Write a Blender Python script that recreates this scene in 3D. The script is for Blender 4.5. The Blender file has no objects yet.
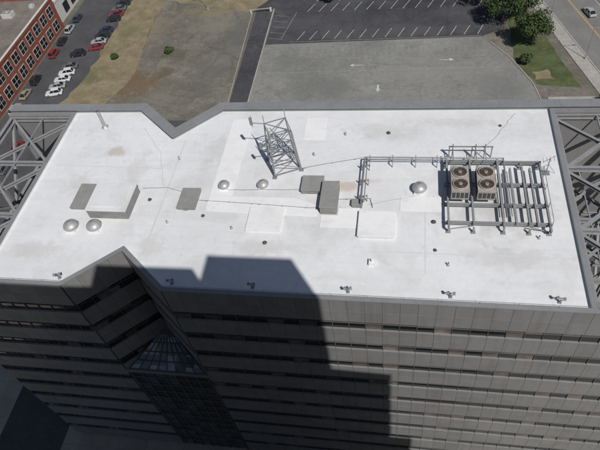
import bpy, math, random
from mathutils import Vector, Matrix, noise
random.seed(7)
sc=bpy.context.scene
COL=bpy.context.collection
# ------------------------------------------------------------ materials
def newmat(name):
    m=bpy.data.materials.new(name);m.use_nodes=True
    nt=m.node_tree;b=nt.nodes['Principled BSDF'];return m,nt,b
def N(nt,t,**k):
    n=nt.nodes.new(t)
    for a,v in k.items(): setattr(n,a,v)
    return n
def c4(c): return (c[0],c[1],c[2],1)
def mixc(nt,fac,a,b,mode='MIX'):
    n=N(nt,'ShaderNodeMix',data_type='RGBA',blend_type=mode)
    for sock,val in ((n.inputs[0],fac),(n.inputs[6],a),(n.inputs[7],b)):
        if hasattr(val,'links') or isinstance(val,bpy.types.NodeSocket): nt.links.new(val,sock)
        else: sock.default_value=val if not isinstance(val,tuple) else c4(val)
    return n.outputs[2]
def mrange(nt,v,a,b,c,d,smooth=False):
    n=N(nt,'ShaderNodeMapRange');
    if smooth:n.interpolation_type='SMOOTHSTEP'
    nt.links.new(v,n.inputs[0])
    for i,x in enumerate((a,b,c,d)): n.inputs[i+1].default_value=x
    return n.outputs[0]
def nz(nt,vec,scale,detail=4,rough=.6,dist=0):
    n=N(nt,'ShaderNodeTexNoise');n.inputs['Scale'].default_value=scale;n.inputs['Detail'].default_value=detail
    n.inputs['Roughness'].default_value=rough;n.inputs['Distortion'].default_value=dist
    if vec is not None: nt.links.new(vec,n.inputs['Vector'])
    return n.outputs[0]
def surf(name,base,var=.25,scale=.3,fine=4.0,finevar=.12,rough=.85,blobs=(),metal=0,cracks=None,seams=None,streak=None,bump=0,spec=.3,dirt=None):
    m,nt,b=newmat(name)
    geo=N(nt,'ShaderNodeTexCoord');P=geo.outputs['Object']
    n1=nz(nt,P,scale,5,.62);n2=nz(nt,P,fine,3,.7)
    col=mixc(nt,mrange(nt,n1,.3,.7,0,1),tuple(x*(1-var) for x in base),tuple(min(1,x*(1+var)) for x in base))
    f=mrange(nt,n2,.3,.7,1-finevar,1+finevar)
    cb=N(nt,'ShaderNodeCombineColor')
    for i in range(3): nt.links.new(f,cb.inputs[i])
    col=mixc(nt,1.0,col,cb.outputs[0],'MULTIPLY')
    if dirt:
        for sc_,lo,hi,s,c,off in dirt:
            mp=N(nt,'ShaderNodeMapping');nt.links.new(P,mp.inputs[0]);mp.inputs['Location'].default_value=(off,off*2,0)
            dz=nz(nt,mp.outputs[0],sc_,7,.68,.6);col=mixc(nt,mrange(nt,dz,lo,hi,0,s,True),col,c)
    if blobs:
        wn=nz(nt,P,.22 if blobs[0][2]>3 else .8,5,.7)
        for (cx,cy,rx,ry,c,s) in blobs:
            v=N(nt,'ShaderNodeVectorMath',operation='SUBTRACT');nt.links.new(P,v.inputs[0]);v.inputs[1].default_value=(cx,cy,0)
            v2=N(nt,'ShaderNodeVectorMath',operation='MULTIPLY');nt.links.new(v.outputs[0],v2.inputs[0]);v2.inputs[1].default_value=(1/rx,1/ry,0)
            v3=N(nt,'ShaderNodeVectorMath',operation='LENGTH');nt.links.new(v2.outputs[0],v3.inputs[0])
            a=N(nt,'ShaderNodeMath',operation='ADD');nt.links.new(v3.outputs['Value'],a.inputs[0])
            a2=N(nt,'ShaderNodeMath',operation='MULTIPLY_ADD');nt.links.new(wn,a2.inputs[0]);a2.inputs[1].default_value=3.0;a2.inputs[2].default_value=-1.5
            nt.links.new(a2.outputs[0],a.inputs[1])
            fac=mrange(nt,a.outputs[0],1.15,.35,0,s,True)
            col=mixc(nt,fac,col,c)
    if cracks:
        vo=N(nt,'ShaderNodeTexVoronoi',feature='DISTANCE_TO_EDGE');vo.inputs['Scale'].default_value=cracks[0]
        dn=N(nt,'ShaderNodeTexNoise');dn.inputs['Scale'].default_value=.5;dn.inputs['Detail'].default_value=4;nt.links.new(P,dn.inputs['Vector'])
        vm=N(nt,'ShaderNodeVectorMath',operation='MULTIPLY_ADD');nt.links.new(dn.outputs['Color'],vm.inputs[0]);vm.inputs[1].default_value=(4,4,0);nt.links.new(P,vm.inputs[2])
        nt.links.new(vm.outputs[0],vo.inputs['Vector'])
        col=mixc(nt,mrange(nt,vo.outputs[0],0,cracks[1],cracks[2],0),col,cracks[3])
    if seams:
        br=N(nt,'ShaderNodeTexBrick');br.offset=.5;nt.links.new(P,br.inputs['Vector']);br.inputs['Scale'].default_value=1
        br.inputs['Brick Width'].default_value=seams[0];br.inputs['Row Height'].default_value=seams[1];br.inputs['Mortar Size'].default_value=seams[2]
        br.inputs['Color1'].default_value=(1,1,1,1);br.inputs['Color2'].default_value=(seams[4],)*3+(1,);br.inputs['Mortar'].default_value=(seams[3],)*3+(1,)
        br.inputs['Mortar Smooth'].default_value=.3
        col=mixc(nt,1.0,col,br.outputs[0],'MULTIPLY')
    if streak:
        mp=N(nt,'ShaderNodeMapping');nt.links.new(P,mp.inputs[0]);mp.inputs['Scale'].default_value=streak[0]
        s=nz(nt,mp.outputs[0],1,4,.6)
        col=mixc(nt,mrange(nt,s,.5,.75,0,streak[1]),col,streak[2])
    nt.links.new(col,b.inputs['Base Color'])
    b.inputs['Roughness'].default_value=rough;b.inputs['Metallic'].default_value=metal;b.inputs['Specular IOR Level'].default_value=spec
    if bump:
        bp=N(nt,'ShaderNodeBump');bp.inputs['Strength'].default_value=bump;nt.links.new(n2,bp.inputs['Height']);nt.links.new(bp.outputs[0],b.inputs['Normal'])
    return m
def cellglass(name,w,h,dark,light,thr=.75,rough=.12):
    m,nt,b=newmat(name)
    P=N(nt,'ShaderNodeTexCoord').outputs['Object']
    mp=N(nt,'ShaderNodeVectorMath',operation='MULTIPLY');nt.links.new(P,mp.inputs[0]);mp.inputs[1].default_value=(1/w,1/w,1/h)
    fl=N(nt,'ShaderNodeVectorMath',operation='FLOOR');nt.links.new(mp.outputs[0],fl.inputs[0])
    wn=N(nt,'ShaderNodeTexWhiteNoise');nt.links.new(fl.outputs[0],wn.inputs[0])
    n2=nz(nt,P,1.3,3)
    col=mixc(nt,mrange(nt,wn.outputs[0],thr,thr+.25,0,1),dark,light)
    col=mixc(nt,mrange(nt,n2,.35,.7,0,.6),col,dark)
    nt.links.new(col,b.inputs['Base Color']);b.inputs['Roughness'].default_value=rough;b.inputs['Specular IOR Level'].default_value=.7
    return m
M={}
M['roof']=surf('roof_membrane',(.70,.705,.715),.06,.16,2.5,.035,.75,
   blobs=[(-32.3,44.0,1.2,.9,(.44,.38,.31),.6),(-5.6,39.3,1.2,.8,(.43,.27,.15),.45),(-6.3,36.0,1.2,.7,(.42,.27,.16),.45),(-12.8,31.2,2.5,1.2,(.5,.48,.45),.4),(-20,44,2,3,(.50,.50,.48),.45),(9,31,5,1.2,(.5,.49,.47),.4),
          (-36,30,3,1.5,(.5,.48,.45),.4),(9,37,5,4,(.50,.50,.49),.6),(-3,47.5,4,1.3,(.52,.51,.48),.4),(-29,41,1.5,4,(.52,.51,.49),.4),(6,48.8,5,.8,(.5,.49,.46),.45),(-3.5,40,1.5,.4,(.5,.4,.3),.4),(-24,31,1.5,2.5,(.5,.49,.46),.4),(-35,39,1.6,2,(.5,.48,.45),.4)],
   dirt=[(.18,.47,.72,.5,(.52,.52,.505),3.0),(.7,.54,.78,.42,(.46,.44,.40),9.0),(.09,.5,.68,.3,(.56,.56,.55),17.0)],
   seams=(6.1,1.83,.014,.93,.985),streak=((.12,1.6,1),.22,(.52,.51,.49)))
M['white2']=surf('white_membrane_patch',(.76,.76,.76),.04,.3,3,.03,.7,dirt=[(.5,.48,.78,.4,(.52,.51,.48),5.0)])
M['patch']=surf('grey_membrane_walkway',(.60,.60,.59),.05,.4,3,.04,.8)
M['panel']=surf('facade_metal_panel',(.215,.215,.214),.09,.12,1.5,.05,.5,metal=.0,streak=((2.5,2.5,.12),.45,(.145,.145,.143)),spec=.4)
M['coping']=surf('metal_coping',(.22,.225,.23),.1,.4,3,.06,.5,metal=.0)
M['glass']=cellglass('strip_window_glass',1.52,3.9,(.011,.013,.015),(.21,.17,.155),.70)
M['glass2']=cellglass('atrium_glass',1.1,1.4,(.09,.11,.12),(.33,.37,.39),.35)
M['glass3']=cellglass('lower_atrium_glass',1.36,1.95,(.02,.025,.03),(.09,.10,.11),.5)
M['frame']=surf('window_mullion',(.11,.11,.11),.1,1,4,.05,.5)
M['core']=surf('dark_core',(.05,.05,.05),.1)
M['steel']=surf('painted_steel',(.25,.255,.26),.12,.8,5,.08,.55,dirt=[(1.2,.5,.75,.5,(.17,.15,.13),2.0)])
M['galv']=surf('galvanised_steel',(.30,.31,.32),.2,1.5,8,.1,.45,metal=.4)
M['alu']=surf('aluminium_vent',(.44,.44,.43),.15,2,9,.08,.5,metal=.4,dirt=[(2.5,.5,.75,.4,(.28,.27,.25),2.0)])
M['boxgrey']=surf('grey_sheet_metal',(.25,.25,.245),.12,1,6,.06,.6,dirt=[(1.5,.5,.8,.4,(.16,.15,.13),1.0)])
M['padgrey']=surf('grey_roof_hatch',(.26,.26,.25),.1,1,6,.06,.75,dirt=[(1.5,.5,.8,.4,(.18,.17,.15),1.0)])
M['dark']=surf('dark_rubber',(.07,.07,.07),.2)
M['fan']=surf('fan_grille',(.12,.075,.05),.3,2,10,.1,.6)
M['unit']=surf('condenser_casing',(.34,.32,.29),.15,1.2,8,.08,.6,streak=((3,3,.6),.6,(.25,.14,.08)))
M['rust']=surf('rusty_pipe',(.26,.15,.09),.3,2,8,.1,.8)
M['cable']=surf('cable_grey',(.26,.26,.255),.1)
# ground
M['ground']=surf('ground_mix',(.13,.12,.095),.3,.03,.6,.2,.95,blobs=[(-150,60,60,40,(.07,.09,.04),.5),(120,150,60,60,(.06,.08,.035),.6)])
M['gravel']=surf('gravel_lot',(.17,.158,.135),.28,.07,1.2,.2,.95,
   blobs=[(-70,114,9,7,(.15,.10,.055),.85),(-62,127,6,5,(.09,.085,.06),.6),(-55,140,9,7,(.20,.185,.15),.6),(-72,140,5,9,(.20,.17,.11),.6),(-50,118,7,8,(.13,.122,.108),.7),(-60,108,8,4,(.20,.18,.145),.6),(-77,104,6,6,(.13,.10,.06),.8),(-46,135,4,12,(.12,.12,.11),.7),(-63,119,4,3,(.10,.09,.055),.7),(-57,148,12,3,(.22,.18,.11),.7)],
   dirt=[(.12,.45,.62,.65,(.115,.105,.08),4.0),(.5,.50,.72,.6,(.23,.21,.17),8.0),(.3,.54,.68,.6,(.10,.095,.055),21.0)],
   cracks=(.09,.03,.35,(.08,.075,.06)))
M['drygrass']=surf('dry_grass',(.225,.185,.115),.3,.25,3,.25,.95,blobs=[(-84,118,5,5,(.11,.12,.05),.6),(-80,140,4,6,(.13,.13,.06),.5)],dirt=[(.3,.48,.68,.5,(.13,.12,.06),2.0)])
M['grass']=surf('green_grass',(.075,.095,.038),.35,.3,3,.25,.95,dirt=[(.25,.5,.7,.6,(.16,.13,.08),2.0)])
M['street']=surf('street_asphalt',(.075,.075,.078),.25,.12,2,.15,.9,cracks=(.12,.02,.3,(.04,.04,.04)))
M['road']=surf('road_asphalt',(.19,.185,.175),.15,.12,2,.12,.9,streak=((.5,.03,1),.3,(.12,.12,.12)))
M['dlot']=surf('dark_asphalt_lot',(.062,.062,.068),.3,.08,1.2,.15,.9,blobs=[(-20,136,8,5,(.09,.09,.09),.5),(5,150,12,6,(.035,.035,.04),.6),(0,135,20,3,(.10,.10,.095),.4)],dirt=[(.15,.48,.7,.5,(.10,.10,.10),6.0)],cracks=(.08,.025,.4,(.03,.03,.03)))
M['llot']=surf('worn_parking_lot',(.215,.213,.198),.18,.06,1.0,.13,.92,blobs=[(-20,112,12,5,(.15,.15,.14),.6),(5,118,14,5,(.25,.245,.225),.6),(20,112,7,5,(.17,.17,.16),.6),(-30,124,6,5,(.14,.14,.13),.5)],dirt=[(.2,.5,.7,.55,(.15,.148,.138),6.0),(.9,.58,.72,.5,(.1,.1,.095),1.0)],cracks=(.07,.014,.45,(.12,.12,.11)),streak=((.05,.7,1),.3,(.155,.153,.145)))
M['walk']=surf('concrete_pavement',(.36,.34,.31),.12,.3,3,.1,.9,seams=(1.6,1.6,.05,.7,.93))
M['conc']=surf('concrete',(.36,.34,.30),.15,.4,3,.1,.9)
M['plaza']=surf('tan_plaza',(.34,.30,.25),.15,.2,3,.1,.9,seams=(3,3,.06,.75,.95))
M['paint']=surf('road_paint_white',(.50,.50,.49),.25,1,6,.25,.8)
M['paintw']=surf('worn_paint',(.28,.28,.27),.25,1,6,.25,.8)
M['yellow']=surf('road_paint_yellow',(.50,.36,.10),.15,1,6,.15,.8)
M['brick']=surf('red_brick',(.26,.085,.058),.15,.5,4,.12,.9,seams=(.45,.16,.02,.85,.85))
M['wtrim']=surf('white_trim',(.55,.54,.51),.1,1,4,.05,.8)
M['tar']=surf('brown_roof',(.17,.15,.13),.3,.12,1.5,.15,.95,blobs=[(-118,118,8,8,(.26,.24,.21),.7),(-122,135,6,8,(.11,.10,.09),.6)],dirt=[(.2,.48,.7,.6,(.24,.21,.17),6.0)])
M['wroof']=surf('pale_roof',(.55,.54,.50),.1,.2,2,.08,.9)
M['bark']=surf('bark',(.09,.065,.045),.2,2,8,.1,.95)
M['leaf']=surf('leaves',(.055,.085,.028),.45,.5,3,.3,.8)
M['leafd']=surf('leaves_dark',(.026,.042,.016),.3,.5,3,.3,.8)
M['tower']=surf('tower_cladding',(.36,.35,.33),.06,.2,2,.05,.7)
M['carglass']=surf('car_glass',(.015,.017,.02),.1,rough=.1,spec=.8)
M['tyre']=surf('tyre',(.02,.02,.02),.1)
def paint(name,c):
    m,nt,b=newmat(name);n=nz(nt,N(nt,'ShaderNodeTexCoord').outputs['Object'],3,3)
    nt.links.new(mixc(nt,n,tuple(x*.85 for x in c),c),b.inputs['Base Color']);b.inputs['Roughness'].default_value=.3;b.inputs['Coat Weight'].default_value=.5
    return m
CP={k:paint('car_paint_'+k,c) for k,c in dict(white=(.70,.70,.69),silver=(.38,.39,.40),black=(.025,.025,.03),red=(.24,.03,.03),blue=(.03,.045,.09),tan=(.30,.26,.2),grey=(.14,.14,.15)).items()}
# ------------------------------------------------------------ mesh builder
class MB:
    def __init__(s,mats): s.v=[];s.f=[];s.mi=[];s.mats=mats;s.sm=[]
    def add(s,vs,fs,mi=0,smooth=False):
        o=len(s.v);s.v+= [tuple(v) for v in vs];s.f+=[tuple(i+o for i in f) for f in fs];s.mi+=[mi]*len(fs);s.sm+=[smooth]*len(fs)
    def box(s,x0,x1,y0,y1,z0,z1,mi=0,ch=0):
        s.add([(x0,y0,z0),(x1,y0,z0),(x1,y1,z0),(x0,y1,z0),(x0,y0,z1),(x1,y0,z1),(x1,y1,z1),(x0,y1,z1)],
              [(0,3,2,1),(4,5,6,7),(0,1,5,4),(1,2,6,5),(2,3,7,6),(3,0,4,7)],mi)
    def seg(s,p,q,o0,o1,z0,z1,mi=0):
        p=Vector(p[:2]);q=Vector(q[:2]);d=(q-p).normalized();n=Vector((d.y,-d.x))
        a,b,c,e=p+n*o0,q+n*o0,q+n*o1,p+n*o1
        pts=[a,b,c,e]
        s.add([(t.x,t.y,z0) for t in pts]+[(t.x,t.y,z1) for t in pts],[(0,1,2,3),(7,6,5,4),(1,0,4,5),(2,1,5,6),(3,2,6,7),(0,3,7,4)],mi)
    def mstrip(s,pts,o0,o1,z0,z1,mi=0):
        P=[Vector(p) for p in pts];A=[];B=[]
        for i,p in enumerate(P):
            ns=[]
            if i>0: d=(p-P[i-1]).normalized();ns.append(Vector((d.y,-d.x)))
            if i<len(P)-1: d=(P[i+1]-p).normalized();ns.append(Vector((d.y,-d.x)))
            n=ns[0] if len(ns)==1 else (ns[0]+ns[1]).normalized();n=n/n.dot(ns[0])
            A.append(p+n*o0);B.append(p+n*o1)
        k=len(P);vs=[(a.x,a.y,z) for z in (z0,z1) for a in A]+[(a.x,a.y,z) for z in (z0,z1) for a in B]
        fs=[]
        for i in range(k-1):
            a0,a1,b0,b1=i,k+i,2*k+i,3*k+i
            fs+=[(a1,a1+1,b1+1,b1),(a0,b0,b0+1,a0+1),(a0,a0+1,a1+1,a1),(b0,b1,b1+1,b0+1)]
        fs+=[(0,k,3*k,2*k),(k-1,3*k-1,4*k-1,2*k-1)]
        s.add(vs,fs,mi)
    def beam(s,p,q,w=.2,h=None,mi=0):
        p=Vector(p);q=Vector(q);h=h or w;d=(q-p).normalized()
        up=Vector((0,0,1)) if abs(d.z)<.95 else Vector((1,0,0))
        a=d.cross(up).normalized();b=a.cross(d).normalized();a*=w/2;b*=h/2
        s.add([p-a-b,p+a-b,p+a+b,p-a+b,q-a-b,q+a-b,q+a+b,q-a+b],[(0,1,2,3),(7,6,5,4),(1,0,4,5),(2,1,5,6),(3,2,6,7),(0,3,7,4)],mi)
    def ibeam(s,p,q,w=.3,h=.4,mi=0,t=.05):
        p=Vector(p);q=Vector(q);d=(q-p).normalized()
        up=Vector((0,0,1)) if abs(d.z)<.95 else Vector((1,0,0))
        a=d.cross(up).normalized();b=a.cross(d).normalized()
        s.beam(p+b*(h/2),q+b*(h/2),w,t,mi);s.beam(p-b*(h/2),q-b*(h/2),w,t,mi);s.beam(p,q,t,h-t-.004,mi)
    def cyl(s,p,q,r,r2=None,n=12,mi=0,caps=True):
        p=Vector(p);q=Vector(q);r2=r if r2 is None else r2;d=(q-p).normalized()
        up=Vector((0,0,1)) if abs(d.z)<.95 else Vector((1,0,0))
        a=d.cross(up).normalized();b=a.cross(d)
        vs=[p+(a*math.cos(t)+b*math.sin(t))*r for t in [2*math.pi*i/n for i in range(n)]]+[q+(a*math.cos(t)+b*math.sin(t))*r2 for t in [2*math.pi*i/n for i in range(n)]]
        s.add(vs,[(i,(i+1)%n,n+(i+1)%n,n+i) for i in range(n)],mi,n>8)
        if caps:
            s.add(vs[:n],[tuple(range(n))[::-1]],mi);s.add(vs[n:],[tuple(range(n))],mi)
    def lathe(s,c,prof,n=20,mi=0):
        c=Vector(c);vs=[];fs=[]
        for r,z in prof: vs+=[c+Vector((r*math.cos(2*math.pi*i/n),r*math.sin(2*math.pi*i/n),z)) for i in range(n)]
        for k in range(len(prof)-1): fs+=[(k*n+i,k*n+(i+1)%n,(k+1)*n+(i+1)%n,(k+1)*n+i) for i in range(n)]
        s.add(vs,fs,mi,True)
    def poly(s,pts,z,mi=0): s.add([(x,y,z) for x,y in pts],[tuple(range(len(pts)))],mi)
    def prism(s,pts,z0,z1,mi=0,mtop=None):
        n=len(pts);s.add([(x,y,z0) for x,y in pts]+[(x,y,z1) for x,y in pts],[(i,(i+1)%n,n+(i+1)%n,n+i) for i in range(n)],mi)
        s.poly(pts,z1,mi if mtop is None else mtop)
    def obj(s,name,parent=None,bevel=0):
        me=bpy.data.meshes.new(name);me.from_pydata(s.v,[],s.f);
        for m in s.mats: me.materials.append(m)
        me.polygons.foreach_set('material_index',s.mi);me.polygons.foreach_set('use_smooth',s.sm);me.update()
        o=bpy.data.objects.new(name,me);COL.objects.link(o)
        if parent:o.parent=parent
        if bevel:
            b=o.modifiers.new('b','BEVEL');b.width=bevel;b.segments=1;b.limit_method='ANGLE'
        return o
def empty(name,loc=(0,0,0)):
    e=bpy.data.objects.new(name,None);COL.objects.link(e);e.location=loc;return e
def mb(*k): return MB([M[x] if isinstance(x,str) else x for x in k])
# ------------------------------------------------------------ main building
RZ=43.0
X0,X1,Y0,Y1=-40.0,15.1,26.0,51.0
F1,F2,F3=(-31.5,Y0),(-26.6,30.4),(-21.3,Y0)
B1,B2,B3=(-21.2,Y1),(-26.0,46.2),(-31.3,Y1)
WL,WR=-49.0,24.3
bld=empty('office_building')
outline=[(X0,Y0),F1,F2,F3,(X1,Y0),(X1,Y1),B1,B2,B3,(X0,Y1)]
m=mb('core','roof');m.prism(outline,0,RZ,0,1);m.obj('roof_deck_and_core',bld)
PITCH=3.9
def facade(m,p,q,top=RZ+.25,base=0.0,joint=1.52,t0=0,t1=0):
    p=Vector(p);q=Vector(q);d=(q-p).normalized();p=p+d*t0;q=q-d*t1;L=(q-p).length;nn=max(1,round(L/joint));st=L/nn
    rows=[(RZ-1.55,top,'s'),(RZ-3.3,RZ-1.58,'s')]
    z=RZ-3.3
    while z-PITCH>base-3:
        rows.append((z-1.45,z,'w'))
        rows.append((max(base,z-1.45-1.20),z-1.45,'s'));rows.append((max(base,z-PITCH),z-1.45-1.225,'s'));z-=PITCH
        if z<base+.5:break
    for z0,z1,k in rows:
        if z1-z0<.1: continue
        for i in range(nn):
            a=p+d*(i*st+.0);b=p+d*((i+1)*st)
            if k=='s': m.seg(a+d*.012,b-d*.012,.02,.26+random.uniform(-.004,.004),z0,z1,3 if random.random()<.3 else 0)
            else:
                m.seg(a,b,.02,.06,z0,z1,1);m.seg(a-d*.03,a+d*.03,.06,.14,z0,z1,2)
        if k=='w': m.seg(p,q,.07,.15,z0+.98,z0+1.02,2)
M['panelb']=surf('facade_metal_panel_weathered',(.20,.20,.198),.09,.12,1.5,.05,.55,streak=((2.5,2.5,.12),.5,(.14,.14,.135)),spec=.4)
m=mb('panel','glass','frame','panelb')
facade(m,(WL,Y0),F1);facade(m,F1,F2,t1=.27);facade(m,F2,F3,t0=.27);facade(m,F3,(WR,Y0))
facade(m,(X1,Y0+.9),(X1,Y1-.9));facade(m,(X0,Y1-.9),(X0,Y0+.9))
facade(m,(WR,Y1),B1);facade(m,B1,B2,t1=.27);facade(m,B2,B3,t0=.27);facade(m,B3,(WL,Y1))
m.obj('facade_panels_and_windows',bld)
# wing screens
m=mb('panel','coping')
for xa,xb in ((WL,X0-.003),(X1+.003,WR)):
    m.box(xa,xb,Y0+.003,Y0+.8,0,RZ+.2,0);m.box(xa,xb,Y1-.8,Y1-.003,0,RZ+.2,0)
m.obj('wing_screen_wall',bld)
# parapet coping
m=mb('coping','white2')
fr=[(WL,Y0),F1,F2,F3,(WR,Y0)]
m.mstrip(fr,-.16,.30,RZ+.252,RZ+.33);m.mstrip(fr,-.14,-.0,RZ+.004,RZ+.25,1)
for p,q in (((X1,Y0+.17),(X1,Y1-.26)),((X0,Y1-.26),(X0,Y0+.17))):
    m.seg(p,q,-.12,.32,RZ+.255,RZ+.335);m.seg(p,q,-.10,-.0,RZ+.004,RZ+.253,1)
bk=[(WR,Y1),B1,B2,B3,(WL,Y1)]
m.mstrip(bk,-.25,.95,RZ+.45,RZ+.56);m.mstrip(bk,-.05,.27,RZ+.004,RZ+.448)
m.mstrip(bk,.70,.94,RZ-2.8,RZ+.448)
x=WL+1
while x<WR-1:
    if not (B3[0]-1<x<B1[0]+1): m.box(x,x+.03,Y1-.26,Y1+.96,RZ+.562,RZ+.575,0)
    x+=3.05
m.obj('parapet',bld)
# wing trusses
m=mb('steel')
for xi,xo in ((X0,WL),(X1,WR)):
    s=1 if xo>xi else -1
    ys=[Y0+.8,Y0+8.6,Y0+16.4,Y1-.8]
    for lv,z in enumerate((RZ-.35,RZ-8.1,RZ-15.9,RZ-23.7)):
        m.ibeam((xo-s*.3,ys[0],z),(xo-s*.3,ys[-1],z),.45,.6)
        xm=(xi+xo)/2
        if lv==0: m.ibeam((xi+s*.45,ys[0],z+.02),(xi+s*.45,ys[-1],z+.02),.3,.45)
        for i in range(4): m.ibeam((xi+s*.3,ys[i],z-.01),(xo-s*.3,ys[i],z-.01),.35,.5)
        for i in range(3):
            m.ibeam((xi+s*.4,ys[i],z-.03),(xo-s*.4,ys[i+1],z-.03),.3,.3);m.ibeam((xi+s*.4,ys[i+1],z-.33),(xo-s*.4,ys[i],z-.33),.3,.3)
            m.beam((xm,ys[i],z+.05),(xm,ys[i+1],z+.05),.14,.14)
            if lv<3:
                m.beam((xo-s*.3,ys[i],z),(xo-s*.3,ys[i+1],z-7.8),.3,.3);m.beam((xo-s*.3,ys[i+1],z-.1),(xo-s*.3,ys[i],z-7.9),.3,.3)
    for y in ys: m.ibeam((xo-s*.3,y,0),(xo-s*.3,y,RZ-.3),.4,.4)
m.obj('wing_truss_frame',bld)
# atrium glass in the notch
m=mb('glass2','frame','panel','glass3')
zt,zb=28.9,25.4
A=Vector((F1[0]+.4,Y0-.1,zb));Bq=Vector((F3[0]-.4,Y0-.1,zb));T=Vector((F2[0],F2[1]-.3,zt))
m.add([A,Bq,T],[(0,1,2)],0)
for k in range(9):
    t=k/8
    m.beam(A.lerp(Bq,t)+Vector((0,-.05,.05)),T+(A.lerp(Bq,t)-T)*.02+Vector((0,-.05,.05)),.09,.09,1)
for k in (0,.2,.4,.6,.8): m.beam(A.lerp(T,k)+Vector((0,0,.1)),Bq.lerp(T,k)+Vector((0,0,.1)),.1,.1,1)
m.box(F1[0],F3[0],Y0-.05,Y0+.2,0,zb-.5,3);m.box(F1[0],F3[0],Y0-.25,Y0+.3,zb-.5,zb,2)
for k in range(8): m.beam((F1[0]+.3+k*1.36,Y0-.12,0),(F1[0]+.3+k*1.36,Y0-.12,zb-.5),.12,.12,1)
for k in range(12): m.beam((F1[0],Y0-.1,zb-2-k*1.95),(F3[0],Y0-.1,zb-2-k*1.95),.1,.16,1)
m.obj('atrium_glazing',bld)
# roof sheets
m=mb('patch','white2')
m.prism([(-19.6,37.6),(-17.3,37.6),(-17.3,49.5),(-19.6,49.5)],RZ,RZ+.05,1)
m.prism([(-19.6,35.6),(-8.2,35.2),(-8.2,36.6),(-10.8,37.5),(-19.6,37.58)],RZ,RZ+.045,1)
m.poly([(-16.5,46.8),(-12,46.8),(-12,46.95),(-16.5,46.95)],RZ+.008,0)
m.prism([(-11,46.2),(-8.7,46.2),(-8.7,49.7),(-11,49.7)],RZ,RZ+.04,1)
for i,(a,b,c,d) in enumerate([(-24.6,-24.42,30,46),(2.0,2.09,29,36)]): m.poly([(a,c),(b,c),(b,d),(a,d)],RZ+.006,0)
m.poly([(-38.5,41.8),(-26,41.4),(-26,41.5),(-38.5,41.9)],RZ+.007,0)
m.prism([(-7.8,33.9),(-4.2,33.9),(-4.2,36.3),(-6.2,36.3),(-6.2,35.35),(-7.8,35.35)],RZ,RZ+.04,1)
m.poly([(-3.0,31.2),(14.6,31.2),(14.6,31.28),(-3.0,31.28)],RZ+.009,0)
m.prism([(-.3,36.2),(3.6,36.2),(3.6,38.0),(-.3,38.0)],RZ,RZ+.035,1)
m.obj('membrane_strips',bld)
# ------------------------------------------------------------ roof things
def raised(name,x0,x1,y0,y1,h,side,top,bev=.04):
    m=mb(side,top);m.box(x0,x1,y0,y1,RZ+.003,RZ+h*.85,0);m.box(x0-.06,x1+.06,y0-.06,y1+.06,RZ+h*.85+.002,RZ+h,1)
    return m,lambda: m.obj(name,None,bev)
m,fn=raised('roof_skylight_house',-31.7,-27.4,34.2,38.0,1.35,'boxgrey','roof')
m.box(-31.3,-27.8,34.6,37.6,RZ+1.354,RZ+1.45,1)
for x in (-30.3,-28.9): m.box(x-.03,x+.03,34.14,34.198,RZ+.1,RZ+1.05,0)
fn()
m,fn=raised('roof_hatch',-34.3,-32.5,35.3,38.7,.32,'boxgrey','padgrey');m.box(-33.45,-33.35,35.4,38.6,RZ+.322,RZ+.36,0);fn()
m,fn=raised('roof_hatch',-22.6,-20.7,35.6,38.3,.38,'boxgrey','padgrey');m.box(-21.9,-21.4,35.45,35.54,RZ+.1,RZ+.3,0);fn()
m,fn=raised('roof_hatch',-10.1,-8.0,38.1,40.1,.6,'boxgrey','padgrey');m.box(-9.3,-8.8,38.0,38.05,RZ+.2,RZ+.45,0);fn()
m,fn=raised('exhaust_housing',-7.9,-6.3,35.5,38.9,1.1,'boxgrey','padgrey')
for k in range(6): m.box(-7.7,-6.5,35.44,35.498,RZ+.15+k*.13,RZ+.2+k*.13,1)
fn()
m,fn=raised('small_junction_cabinet',-4.9,-3.9,36.4,37.1,.5,'boxgrey','padgrey');fn()
m,fn=raised('white_roof_curb',-14.9,-11.5,33.1,36.0,.22,'roof','white2',.08);fn()
m,fn=raised('white_roof_curb',-4.1,-.7,32.7,35.7,.42,'roof','white2',.08);fn()
def mushroom(x,y,r,h=.9):
    m=mb('alu','boxgrey','white2')
    m.box(x-r*.75,x+r*.75,y-r*.75,y+r*.75,RZ+.002,RZ+.28,2)
    m.lathe((x,y,RZ),[(r*.6,.28),(r*.6,h*.5),(r*.62,h*.52)],20,1)
    m.lathe((x,y,RZ),[(r*.6,h*.45),(r,h*.42),(r*1.02,h*.52),(r*.98,h*.6),(r*.8,h*.78),(r*.5,h*.9),(r*.2,h*.97),(.01,h)],24,0)
    m.lathe((x,y,RZ),[(.12,h*.97),(.12,h*1.03),(.01,h*1.05)],10,1)
    m.obj('mushroom_roof_vent')
for x,y,r,h in ((-33.1,32.8,.76,1.0),(-30.6,32.9,.76,1.0),(-18.3,38.8,.6,.85),(-14.2,39.0,.6,.85),(1.5,38.8,.7,1.0)): mushroom(x,y,r,h)
def drain(x,y,r=.2):
    m=mb('dark','galv');m.lathe((x,y,RZ),[(r*1.4,.003),(r*1.3,.05),(r,.06),(r*.9,.16),(r*.4,.2),(.01,.2)],14,0);m.lathe((x,y,RZ),[(r*1.8,.004),(r*1.4,.02)],14,1);m.obj('roof_drain')
for x,y in ((-12.8,31.8),(2.9,31.6),(2.8,34.9),(-19.7,34.9),(-26,36.9),(-1.8,47.2),(9.8,48.3)): drain(x,y,random.uniform(.1,.15))
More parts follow.
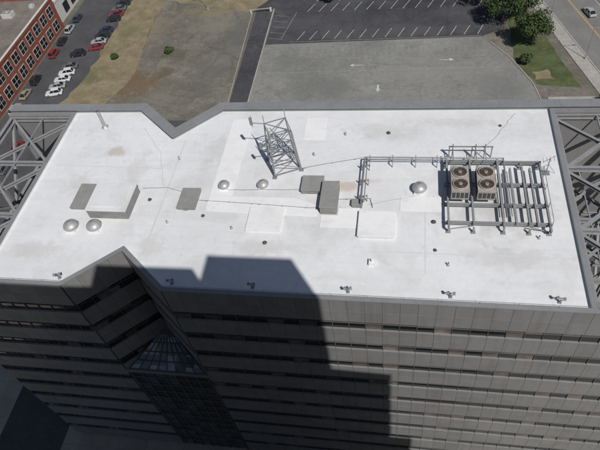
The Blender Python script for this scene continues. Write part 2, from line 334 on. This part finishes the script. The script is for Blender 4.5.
def stack(x,y,h,r,mat='white2'):
    m=mb(mat,'dark');m.cyl((x,y,RZ),(x,y,RZ+h),r,n=14,caps=False);m.lathe((x,y,RZ),[(r*2.2,.003),(r*1.3,.15),(r,.3)],14,0);m.lathe((x,y,RZ),[(r,h),(r*.8,h),(r*.78,h-.3),(0.01,h-.3)],14,1);m.obj('vent_pipe')
stack(-35.3,48.3,2.4,.2,'alu')
for x,y,h in ((-24.4,42.9,.4),(-16.4,33.4,.3),(-6.4,46.9,.4),(11.9,33.3,.4),(-23.2,33.9,.3),(4.0,30.0,.4),(-9.5,43.7,.35)): stack(x,y,h,.07,'alu')
m=mb('white2');m.box(-2.9,-2.3,29.6,30.2,RZ+.003,RZ+.3);m.cyl((-2.6,29.9,RZ+.3),(-2.6,29.9,RZ+.6),.1);m.obj('pipe_curb')
def conduit(name,pts,r=.026,z=.10,mat='galv',sup=True):
    m=mb(mat,'boxgrey')
    for a,b in zip(pts,pts[1:]):
        a=Vector((a[0],a[1],RZ+z));b=Vector((b[0],b[1],RZ+z));m.cyl(a,b,r,n=8)
        L=(b-a).length;k=0.8
        while sup and k<L: 
            c=a.lerp(b,k/L);m.box(c.x-.07,c.x+.07,c.y-.05,c.y+.05,RZ+.012,RZ+z-r);k+=2.4
    m.obj(name)
def wob(pts,amp=.12,n=8):
    out=[]
    for a,b in zip(pts,pts[1:]):
        for k in range(n): t=k/n;out.append((a[0]+(b[0]-a[0])*t+random.uniform(-amp,amp),a[1]+(b[1]-a[1])*t+random.uniform(-amp,amp)))
    out.append(pts[-1]);return out
conduit('roof_conduit',wob([(-27.2,38.4),(-24.5,38.6),(-22.6,38.0)],.03,4),.02,sup=False)
conduit('roof_conduit',[(-20.6,36.9),(-15,36.6),(-9,36.2),(-7.9,36.3)])
conduit('roof_conduit',wob([(-18.3,38.4),(-13.8,38.5),(-10.2,38.6)],.03,4),.02,sup=False)
conduit('roof_conduit',[(-11,41.5),(-8.2,42.3),(-4.2,43.3)],.026)
conduit('roof_conduit',[(-6.3,37.4),(-3.2,37.6),(-2.9,36.4)],.026)
conduit('roof_cable',wob([(1.5,38.2),(-3.4,36.9)],.05),.014,.03,'cable',False)
conduit('roof_cable',wob([(-30.3,48.2),(-27,44),(-25,38.7)],.07),.011,.025,'cable',False)
conduit('roof_cable',wob([(7.3,43.9),(9.5,47.0),(11.5,50.3)],.08),.016,.03,'cable',False)
m=mb('galv')
x=WL+.5
while x<WR:
    if not (F1[0]<x<F3[0]): m.cyl((x,Y0+.05,RZ+.33),(x,Y0+.05,RZ+.75),.018,.008,6)
    x+=3.05
for a,b in ((WL,F1[0]),(F3[0],WR)): m.cyl((a,Y0+.28,RZ+.3),(b,Y0+.28,RZ+.3),.02,n=6)
m.obj('lightning_conductor')
# parapet floodlights
def flood(x,y,ang=0,s_=.72):
    m=mb('galv','galv','boxgrey')
    m.cyl((0,0,0),(0,0,.9),.05,n=8,mi=1);m.beam((-.35,0,.9),(.35,0,.9),.07,.07,1);m.box(-.2,.2,-.2,.2,0,.08,1)
    for s in (-1,1):
        m.beam((0,0,.15),(s*.35,0,.9),.06,.06,1)
        m.add([(s*.35-.15,-.25,.86),(s*.35+.15,-.25,.86),(s*.35+.15,-.1,1.16),(s*.35-.15,-.1,1.16),(s*.35-.08,.08,.88),(s*.35+.08,.08,.88),(s*.35+.08,.12,1.05),(s*.35-.08,.12,1.05)],
              [(0,1,2,3),(7,6,5,4),(1,0,4,5),(2,1,5,6),(3,2,6,7),(0,3,7,4)],2)
    o=m.obj('parapet_floodlight');o.location=(x,y,RZ+.004);o.rotation_euler=(0,0,ang);o.scale=(s_,)*3
for x,a in ((-31.9,.3),(-20.6,.2),(-13,0),(-4.5,.1),(4.1,-.1),(12.7,-.2)): flood(x,26.75,a)
# lattice mast
mast=mb('galv','dark','wtrim')
cx,cy=-12.45,42.2;H=5.2
def corner(i,z):
    t=z/H;h=1.45*(1-t)+1.1*t;sx=[-1,1,1,-1][i];sy=[-1,-1,1,1][i]
    a=math.radians(24);x,y=sx*h,sy*h
    return Vector((cx+x*math.cos(a)-y*math.sin(a),cy+x*math.sin(a)+y*math.cos(a),RZ+z))
for i in range(4):
    mast.beam(corner(i,0),corner(i,H),.12,.12);c=corner(i,0);mast.box(c.x-.22,c.x+.22,c.y-.22,c.y+.22,RZ+.003,RZ+.12)
lv=[.3,1.9,3.5,H]
for k,z in enumerate(lv):
    for i in range(4):
        mast.beam(corner(i,z),corner((i+1)%4,z),.08,.08)
        if k<len(lv)-1:
            mast.beam(corner(i,z),corner((i+1)%4,lv[k+1]),.055,.055);mast.beam(corner((i+1)%4,z),corner(i,lv[k+1]),.055,.055)
    if k in(2,3): mast.beam(corner(0,z),corner(2,z),.06,.06);mast.beam(corner(1,z),corner(3,z),.06,.06)
for i,hh in ((0,1.2),(2,1.3),(3,1.0)):
    c=corner(i,H);mast.cyl(c-Vector((0,0,1)),c+Vector((0,0,hh)),.04,n=8)
c=corner(3,H);mast.beam(c,c+Vector((-1.3,.1,0)),.06,.06);mast.cyl(c+Vector((-1.3,.1,-.5)),c+Vector((-1.3,.1,.9)),.04,n=8);mast.box(c.x-1.48,c.x-1.2,c.y-.05,c.y+.12,c.z-.2,c.z+.7,0)
c=corner(0,H-1);mast.beam(c,c+Vector((-.9,-.1,0)),.06,.06);mast.box(c.x-1.1,c.x-.88,c.y-.2,c.y,c.z-.4,c.z+.4,0)
mast.obj('lattice_antenna_mast')
# condenser platform
m=mb('steel','galv','rust')
pz=RZ+.8
for y in (34.4,36.6,39.2,42.2): m.ibeam((3.9,y,pz-.2),(13.0,y,pz-.2),.2,.26)
for x,ya,yb in ((4.1,33.6,43.0),(6.3,34.1,42.8),(8.9,33.8,42.4),(10.0,34.2,41.2),(11.1,34.2,41.5),(11.8,34.0,41.2),(12.8,33.4,42.0)): m.ibeam((x,ya,pz),(x,yb,pz),.17,.22)
for x in (4.1,6.3,8.9,11.1,12.8):
    for y in (33.8,37.0,39.6,42.0):
        m.beam((x,y,RZ),(x,y,pz-.12),.15,.15);m.box(x-.2,x+.2,y-.2,y+.2,RZ+.003,RZ+.08)
m.beam((4.1,34,RZ+.1),(6.3,34,pz-.1),.07,.07);m.beam((12.8,34,RZ+.1),(11.1,34,pz-.1),.07,.07)
for k in range(4): m.cyl((9.25+k*.2,35,pz+.18),(9.25+k*.2,40.6,pz+.18),.045,n=8,mi=1)
for y in (34,36.2,38.4,40.6): m.cyl((12.9,y,pz),(12.9,y,pz+.9),.03,n=6)
m.cyl((12.9,34,pz+.9),(12.9,40.6,pz+.9),.03,n=6)
m.obj('condenser_platform')
def condenser(x,y):
    m=mb('unit','fan','dark','galv')
    w,l,h=1.65,3.3,1.15;z=pz+.14
    m.box(x-w/2,x+w/2,y,y+l,z,z+.12,3);m.box(x-w/2,x+w/2,y,y+l,z+.122,z+h,0)
    for k in range(8):
        yy=y+.15+k*.39;m.box(x-w/2-.02,x-w/2-.003,yy,yy+.3,z+.25,z+h-.2,2);m.box(x+w/2+.003,x+w/2+.02,yy,yy+.3,z+.25,z+h-.2,2)
    for k in range(4): m.box(x-w/2+.1+k*.38,x-w/2+.4+k*.38,y-.02,y-.003,z+.25,z+h-.2,2)
    for yy in (y+.88,y+2.42):
        m.lathe((x,yy,z+h),[(.72,0),(.70,.16),(.64,.18),(.62,.05),(.62,.02)],24,0)
        m.lathe((x,yy,z+h+.02),[(.62,0),(.01,.0)],24,2);m.lathe((x,yy,z+h+.1),[(.2,0),(.2,.08),(.01,.1)],12,3)
        for r in (.3,.44,.56): m.lathe((x,yy,z+h+.12),[(r,0),(r+.03,.015),(r,.03)],20,1)
        for a in range(5):
            t=a*2*math.pi/5;u=Vector((math.cos(t),math.sin(t),0));v=Vector((-math.sin(t),math.cos(t),0));c=Vector((x,yy,z+h+.06))
            m.add([c+u*.15-v*.05,c+u*.58-v*.18,c+u*.58+v*.18+Vector((0,0,.06)),c+u*.15+v*.08],[(0,1,2,3)],1)
    m.obj('air_condenser_unit',None,.02)
condenser(5.15,36.9);condenser(7.5,36.9)
# pipe rack
m=mb('galv','steel')
rz=RZ+.9
for o,r in ((0,.08),(.28,.05)):
    m.cyl((-4.0+o,36.4,rz),(-4.0+o,42.5-o,rz),r,n=10);m.cyl((-4.0+o,42.5-o,rz),(9.5,42.5-o,rz),r,n=10)
m.cyl((9.5,42.5,rz),(9.5,40.5,rz),.08,n=10);m.cyl((-4.0,36.4,rz),(-4.0,36.4,RZ),.08,n=10)
for y in (37.3,39.4,41.5): 
    for dx in(-.25,.5): m.beam((-4+dx,y,RZ),(-4+dx,y,rz+.1),.07,.07,1)
    m.beam((-4.35,y,rz-.13),(-3.4,y,rz-.13),.07,.07,1)
for x in (-3.5,-1.2,1.1,3.2): 
    for dy in (-.5,.25): m.beam((x,42.5+dy,RZ),(x,42.5+dy,rz+.1),.07,.07,1)
    m.beam((x,41.85,rz-.13),(x,42.9,rz-.13),.07,.07,1)
m.beam((4.3,43.6,pz+.6),(8.6,43.6,pz+.6),.1,.1,1)
for x in (4.4,6.6,8.5): m.beam((x,43.6,RZ),(x,43.6,pz+.6),.1,.1,1)
for x in (4.7,6.9,7.8): m.cyl((x,40.4,pz+.3),(x,43.4,pz+.7),.04,n=8);m.cyl((x,43.4,RZ+.1),(x,43.4,pz+1.1),.05,n=8)
m.obj('refrigerant_pipe_rack')
# right antenna
m=mb('galv','wtrim')
m.cyl((13.5,41.4,RZ),(13.5,41.4,RZ+2.0),.05,n=8);m.box(13.2,13.8,41.1,41.7,RZ+.003,RZ+.08)
m.cyl((12.9,41.3,RZ+1.6),(14.0,41.6,RZ+2.1),.03,n=6)
for k in range(4): m.cyl((12.95+k*.3,41.1,RZ+1.68+k*.1),(12.95+k*.3,41.8,RZ+1.68+k*.1),.02,n=6)
for a in (0,2.1,4.2): m.cyl((13.5+.8*math.cos(a),41.4+.8*math.sin(a),RZ+.05),(13.5,41.4,RZ+1.2),.025,n=6)
m.obj('roof_antenna')
# ------------------------------------------------------------ neighbour tower (the photographer's building)
tw=empty('neighbour_tower')
m=mb('tower','glass')
TL=-38
sil=[(TL,0),(TL,82.0),(-8.0,82.0),(-7.7,85.8),(2.0,85.9),(2.3,82.8),(4.2,88.2),(12.3,88.2),(12.3,68.5),(18.4,68.2),(18.4,50),(21,50),(21,0)]
yf,yb=-.6,-28.0;n=len(sil)
m.add([(x,yf,z) for x,z in sil]+[(x,yb,z) for x,z in sil],[tuple(range(n)),tuple(range(2*n-1,n-1,-1))]+[((i+1)%n,i,n+i,n+(i+1)%n) for i in range(n)],0)
m.obj('tower_body',tw)
m=mb('glass','tower')
for k in range(19):
    z=4+k*4.1
    xr=20.8 if z<46 else (18.2 if z<64 else 12.1)
    if z<80: m.box(TL+.2,xr,yf-.1,yf+.03,z,z+2.2,0)
    for i in range(int((xr-TL-1)/3)): 
        if z<80: m.box(TL+.4+i*3,TL+.7+i*3,yf-.1,yf+.08,z,z+2.2,1)
m.obj('tower_windows',tw)
# ------------------------------------------------------------ ground
def sheet(name,pts,z,mat):
    m=mb(mat);m.poly(pts,z);return m.obj(name)
def ragged(pts,step=2.2,amp=.7):
    out=[];n=len(pts)
    for i in range(n):
        a=Vector(pts[i]);b=Vector(pts[(i+1)%n]);k=max(1,int((b-a).length/step));d=(b-a).normalized();nn=Vector((d.y,-d.x))
        for j in range(k):
            p=a.lerp(b,j/k)
            if j: p=p+nn*(noise.noise(Vector((p.x*.25,p.y*.25,3)))*amp*2+random.uniform(-amp,amp)*.4)
            out.append((p.x,p.y))
    return out
sheet('ground',[(-3000,-3000),(3000,-3000),(3000,3000),(-3000,3000)],0,'ground')
sheet('plaza_pavement',[(-80,-40),(60,-40),(50,60),(-80,60)],.004,'plaza')
sheet('side_street',[(-101,-100),(-83,-100),(-83.5,420),(-101,420)],.008,'street')
sheet('back_street',[(-83.2,60.5),(60,60.5),(40,100),(-83.2,100)],.008,'street')
sheet('entrance_drive',[(-62,-30),(-51,-30),(-51,60),(-62,60)],.008,'street')
sheet('dry_grass_verge',ragged([(-88.5,100.5),(-76,100.5),(-71,118),(-72.5,135),(-74,158),(-74,200),(-84,200),(-84.5,118)]),.014,'drygrass')
sheet('gravel_lot',[(-76,100.5),(-42,100.5),(-44,148.5),(-74,158),(-72.5,135),(-71,118)],.010,'gravel')
sheet('dry_grass_verge',ragged([(-74,156),(-44,146.5),(-40,156),(-40,170),(-74,200)]),.018,'drygrass')
sheet('service_lane',[(-42,100.5),(-37.4,100.5),(-38,200),(-44,200)],.012,'dlot')
sheet('parking_lot',[(-37.4,100.5),(30,100.5),(28,112),(24,122),(18,131.5),(-37.4,130.5)],.012,'llot')
sheet('parking_lot_dark',[(-37.6,130.5),(18,131.5),(24,135),(25,152),(28,200),(-38,200)],.016,'dlot')
m=mb('conc')
m.seg((-37.4,103),(-37.9,147.5),0,.28,0,.55)
m.seg((-42.3,101),(-44.2,148.3),0,.15,0,.13)
m.obj('low_concrete_wall',None)
m=mb('conc')
pts=[(30,100.5),(28.2,112),(24.2,122),(20,129)]
for a,b in zip(pts,pts[1:]): m.seg(a,b,-.12,.12,0,.14)
m.obj('lot_kerb')
# stall markings
m=mb('paint','paintw')
def dash(x0,y0,x1,y1,w,mi,z=.021):
    a=Vector((x0,y0));b=Vector((x1,y1));d=(b-a).normalized();n=Vector((-d.y,d.x))*w/2
    m.add([(p.x,p.y,z) for p in (a-n,b-n,b+n,a+n)],[(0,1,2,3)],mi)
for i in range(15): dash(-29+i*3.3,132.2+i*.03,-27.4+i*3.3,136.2+i*.03,.13,0)
for i in range(15): dash(-28+i*3.3,146,-26.2+i*3.3,150.2,.13,0)
for i in range(13): dash(-26+i*3.3,151.2,-24.4+i*3.3,155.4,.13,0)
dash(-31,131.4,18,131.9,.12,1)
dash(-33.5,133,-31,146,.12,1)
for i in range(5): dash(-37,133.5+i*2.8,-33,132.7+i*2.8,.1,1)
for i in range(22): dash(-33+i*2.75,102,-33+i*2.75,106.5,.08,1,.017)
for i in range(18): dash(-30+i*2.75,124.5,-30+i*2.75,128,.08,1,.017)
dash(-35,118,22,118.6,.12,1,.017)
def arrow(x,y,dx=1):
    dash(x-1.1,y,x+1.1,y,.22,0,.018);m.add([(x+dx*1.1,y-.55,.019),(x+dx*2.1,y,.019),(x+dx*1.1,y+.55,.019)],[(0,1,2) if dx>0 else (2,1,0)],0)
arrow(-12,120.5,-1);arrow(9,122,1);m.add([(-.2-6.7,111,.018),(.2-6.7,111,.018),(.2-6.7,112.6,.018),(-.2-6.7,112.6,.018)],[(0,1,2,3)],0)
m.add([(-7.3,111,.019),(-6.7,109.8,.019),(-6.1,111,.019)],[(0,1,2)],0)
m.obj('parking_markings')
# right road
d=Vector((-.257,.966)).normalized();nr=Vector((d.y,-d.x));p0=Vector((42.6,115))
def strip(o0,o1,a,b):
    return [tuple(p0+d*a+nr*o0),tuple(p0+d*a+nr*o1),tuple(p0+d*b+nr*o1),tuple(p0+d*b+nr*o0)]
sheet('road',strip(0,13,-200,400),.012,'road')
m=mb('walk');m.prism(strip(-3.0,-.15,-200,400),0,.13);m.obj('pavement')
m=mb('conc');m.prism(strip(-.148,0,-200,400),0,.135);m.obj('road_kerb')
m=mb('walk');m.prism(strip(13.15,16,-200,400),0,.13);m.obj('pavement')
m=mb('yellow','paint')
for o in (6.2,6.5): m.poly(strip(o,o+.13,-200,400),.018,0)
m.poly(strip(.4,.52,-200,400),.018,1);m.poly(strip(12.4,12.52,-200,400),.018,1)
m.obj('road_markings')
sheet('lot_margin',[(18,131.5),(24,122),(28.2,112),(30,100.5),(43,100.5),(39,116),(25,170),(25,135)],.006,'gravel')
sheet('grass_verge',ragged([(24.8,121.6),(28.8,112),(38.2,110.5),(34.6,124),(31.2,137),(27,160),(25.2,140)],1.5,.4),.02,'grass')
sheet('worn_grass',ragged([(28.8,113.5),(33,113.5),(32,117.5),(28.4,116.5)],1.2,.5),.026,'drygrass')
m=mb('conc');m.prism([(31,101),(42.2,101),(40.3,107.2),(30.6,107.2)],0,.1);m.obj('concrete_apron')
# brick building
bb=empty('brick_building')
m=mb('brick','tar','wtrim','carglass')
bx0,bx1,by0,by1,bh=-135,-101.5,88,143,9.5
m.prism([(bx0,by0),(bx1,by0),(bx1,by1),(bx0,by1)],0,bh-.6,0,1)
for a,b in (((bx0,by0),(bx1,by0)),((bx1,by0),(bx1,by1)),((bx1,by1),(bx0,by1)),((bx0,by1),(bx0,by0))):
    m.seg(a,b,-.35,.12,bh-.598,bh+.1,0);m.seg(a,b,-.42,.2,bh+.102,bh+.25,2)
for fl in range(2):
    z=1.2+fl*4.3
    k=by0+1.6
    while k<by1-3:
        m.box(bx1+.01,bx1+.09,k-.15,k+2.95,z-.25,z+2.75,2);m.box(bx1+.092,bx1+.12,k,k+2.8,z,z+2.6,3)
        m.box(bx1+.122,bx1+.16,k+1.35,k+1.45,z,z+2.6,2);m.box(bx1+.122,bx1+.155,k,k+2.8,z+1.25,z+1.33,2)
        k+=4.4
for k in range(8):
    x=bx0+3+k*4;m.box(x,x+2.5,by0-.1,by0-.01,1.2,3.6,3);m.box(x,x+2.5,by0-.1,by0-.01,5.5,7.9,3)
m.obj('walls_roof_windows',bb)
m=mb('wtrim','boxgrey','alu')
for x,y,w,l,h in ((-112,133,3,2.2,1.4),(-118,120,2.2,2.2,1.2),(-108,104,2.5,1.6,1.2),(-124,128,4,3,2),(-113,112,1.2,1.2,.8),(-106,138,1.2,1.2,.9)):
    m.box(x,x+w,y,y+l,bh-.55,bh-.6+h,0);m.box(x+.2,x+w-.2,y+.2,y+l-.2,bh-.598+h,bh-.5+h,1);m.lathe((x+w/2,y+l/2,bh-.5+h),[(.5,0),(.5,.2),(.01,.25)],12,2)
m.obj('roof_units',bb)
wb=empty('pale_warehouse')
m=mb('wtrim','wroof','boxgrey','carglass')
m.prism([(-150,145.5),(-103,145.5),(-103,205),(-150,205)],0,6,0,1)
for a,b in (((-150,145.5),(-103,145.5)),((-103,145.5),(-103,205))): m.seg(a,b,-.3,.1,6.002,6.5,0)
for k in range(6): m.box(-135+k*5,-133+k*5,150+(k%2)*6,152.2+(k%2)*6,6.003,7.1,2)
for k in range(10): m.box(-102.99,-102.9,149+k*5,152+k*5,1,4,3)
m.obj('walls_and_roof',wb)
# gate arm
m=mb('conc','yellow','wtrim','conc')
m.box(-38.9,-38.4,146.8,147.4,0,1.1,2);m.beam((-38.6,147.1,1.0),(-44.2,146.4,1.05),.3,.12,3);m.box(-44.5,-44.1,146.2,146.6,0,1.0,2)
m.obj('parking_barrier_gate')
def lamp(x,y,h=8,dx=1.6):
    m=mb('galv','boxgrey','conc');m.cyl((x,y,0),(x,y,h),.09,.05,8);m.cyl((x,y,h),(x+dx,y,h+.3),.05,n=6);m.box(min(x+dx,x+dx*1.35) if False else (x+dx if dx>0 else x+dx*1.35),x+dx*1.35 if dx>0 else x+dx,y-.13,y+.13,h+.2,h+.36,1);m.cyl((x,y,0),(x,y,.5),.3,n=10,mi=2);m.obj('street_lamp')
lamp(-58,149.5,8,-1.5);lamp(40.6,121,8,2);lamp(35.6,140,8,2)
# ------------------------------------------------------------ cars
def carmesh(col,suv=False):
    m=MB([CP[col],M['carglass'],M['tyre'],M['galv']])
    hz=.2 if suv else 0
    st=[(-2.25,.72,.45,.72),(-2.15,.84,.3,.86),(-1.3,.9,.28,.93+hz*.4),(0,.91,.28,.95+hz*.4),(1.1,.9,.28,.92+hz*.4),(1.9,.84,.3,.78+hz*.5),(2.25,.66,.42,.62+hz*.4)]
    vs=[];fs=[]
    for x,w,zb,zt in st:
        vs+=[(x,-w,zb),(x,-w-.02,(zb+zt)/2),(x,-w*.9,zt),(x,w*.9,zt),(x,w+.02,(zb+zt)/2),(x,w,zb)]
    for k in range(len(st)-1):
        for j in range(6): fs.append((k*6+j,k*6+(j+1)%6,(k+1)*6+(j+1)%6,(k+1)*6+j))
    fs.append((5,4,3,2,1,0));o=(len(st)-1)*6;fs.append(tuple(o+i for i in range(6)))
    m.add(vs,fs,0,False)
    rb=-1.95 if suv else -1.75
    base=[(rb,.8),(-.0,.82),(1.05,.78)];top=[(rb+.35 if suv else -1.05,.6),(-.1,.63),(.35,.6)]
    zb=.9+hz*.4;zt=1.42+hz*1.2
    b=[(x,-w,zb) for x,w in base]+[(x,w,zb) for x,w in reversed(base)]
    t=[(x,-w,zt) for x,w in top]+[(x,w,zt) for x,w in reversed(top)]
    m.add(b+t,[(i,(i+1)%6,6+(i+1)%6,6+i) for i in range(6)],1)
    t2=[(x,y,zt+.004) for x,y,_ in t];t3=[(x*.97,y*.93,zt+.06) for x,y,_ in t]
    m.add(t2+t3,[(i,(i+1)%6,6+(i+1)%6,6+i) for i in range(6)]+[(6,7,8,9,10,11)],0)
    for s in (-1,1):
        m.beam((base[0][0],s*.8,zb),(top[0][0],s*.61,zt),.09,.09,0);m.beam((1.05,s*.78,zb),(.35,s*.61,zt),.08,.08,0);m.beam((-.3,s*.83,zb),(-.3,s*.64,zt),.08,.08,0)
        for x in (-1.4,1.4): m.cyl((x,s*.72,.33),(x,s*.93,.33),.33,n=14,mi=2);m.cyl((x,s*.93,.33),(x,s*.94,.33),.18,n=10,mi=3)
        m.box(2.1,2.26,s*.6-.15,s*.6+.15,.52,.64,3)
    return m
meshes={}
def car(col,x,y,ang,suv=False):
    k=(col,suv)
    if k not in meshes:
        o=carmesh(col,suv).obj('parked_car');meshes[k]=o.data
    else:
        o=bpy.data.objects.new('parked_car',meshes[k]);COL.objects.link(o)
    o.location=(x,y,.01);o.rotation_euler=(0,0,math.radians(ang))
cols=['white','silver','white','white','grey','white','black','red','silver','black','blue','black','black','red','grey','black']
y=110.5
for i in range(16):
    c=cols[i]
    if i not in (5,11): car(c,-90.6+random.uniform(-.3,.3)+(i>6)*4.2,y,180+12+random.uniform(-3,3),i%3==0)
    y+=2.9
for i,c in enumerate(['silver','tan','black','white','red','black','silver','blue']):
    if i!=3: car(c,-98.4+random.uniform(-.2,.2),104+i*6.1,90+random.uniform(-2,2),i%2==0)
for i,c in enumerate(['black','silver','white','grey','red']): car(c,-91,62+i*7,90,i%2==1)
car('silver',-58,47,95,True);car('white',-53,58,80);car('red',-55,75,0);car('silver',30,70,0);car('white',22,74,0,True);car('white',27,40,90)
car('silver',44.6,140,105);car('grey',52,133,-75)
# ------------------------------------------------------------ trees
def tree(x,y,h,r,name='broadleaf_tree',nl=3800):
    m=mb('bark','leaf','leafd')
    b=Vector((x,y,0));top=Vector((x,y,h*.6));m.cyl(b,top,.035*h,.015*h,8)
    cl=[]
    for i in range(15):
        a=i*2.4+random.random();t=random.uniform(.25,.95);rr=r*random.uniform(.3,.78)
        e=Vector((x+rr*math.cos(a),y+rr*math.sin(a),h*(.45+.5*t*(1.15-rr/r*.7))))
        m.cyl(b.lerp(top,random.uniform(.55,1)),e,.012*h,.004*h,5);cl.append((e,r*random.uniform(.28,.46)))
    cl.append((Vector((x,y,h*.85)),r*.45))
    for i in range(nl):
        c,cr=random.choice(cl);v=Vector((random.gauss(0,1),random.gauss(0,1),random.gauss(0,.8))).normalized()*cr*random.uniform(.55,1.12)
        p=c+v;s=random.uniform(.13,.3)
        n=(v.normalized()+Vector((random.uniform(-.7,.7),random.uniform(-.7,.7),random.uniform(-.2,.9)))).normalized()
        a=n.orthogonal().normalized();a.rotate(Matrix.Rotation(random.random()*6.3,3,n));bb_=n.cross(a)
        m.add([p-a*s,p-bb_*s*.7,p+a*s,p+bb_*s*.7],[(0,1,2,3)],1 if random.random()<.65 else 2)
    m.obj(name)
tree(23.5,137.5,9,5.0,nl=5200);tree(29.3,127.2,8.5,4.8,nl=5200);tree(18.5,147,8,4.4);tree(29.5,141,9,4.8);tree(27.3,119.8,2.4,1.5,'shrub',1200)
tree(-21.8,150.5,4.2,2.0,'shrub',1500);tree(44.2,103.5,5,2.6,'small_tree',2200);tree(62,128,9,4.5)
tree(-79,126,1.2,1.2,'shrub',700);tree(-64,128.5,.9,1.4,'shrub',800)
# ------------------------------------------------------------ light
az=math.radians(36);el=math.radians(50)
sd=Vector((math.sin(az)*math.cos(el),-math.cos(az)*math.cos(el),math.sin(el)))
L=bpy.data.lights.new('sun','SUN');L.energy=3.75;L.angle=math.radians(.5);L.color=(1,.97,.93)
lo=bpy.data.objects.new('sun',L);COL.objects.link(lo);lo.rotation_euler=sd.to_track_quat('Z','Y').to_euler();lo.location=(0,0,200)
w=bpy.data.worlds.new('World');sc.world=w;w.use_nodes=True;nt=w.node_tree
sky=nt.nodes.new('ShaderNodeTexSky');sky.sky_type='NISHITA';sky.sun_disc=False;sky.sun_elevation=el;sky.sun_rotation=math.radians(144)
nt.links.new(sky.outputs[0],nt.nodes['Background'].inputs[0]);nt.nodes['Background'].inputs[1].default_value=.05
# ------------------------------------------------------------ camera
cam=bpy.data.objects.new('camera',bpy.data.cameras.new('camera'));COL.objects.link(cam);sc.camera=cam
f=572
Yv=Vector((123,713,-f)).normalized();Xv=Vector((3200,-87,f));Xv=(Xv-Yv*Xv.dot(Yv)).normalized();Zv=Xv.cross(Yv)
R=Matrix((Xv,Yv,Zv)).to_4x4()
cam.matrix_world=Matrix.Translation((0,0,85))@R
cam.data.sensor_width=36;cam.data.lens=36*f/600;cam.data.clip_start=.1;cam.data.clip_end=5000
sc.view_settings.view_transform='Standard';sc.view_settings.look='None';sc.view_settings.exposure=0
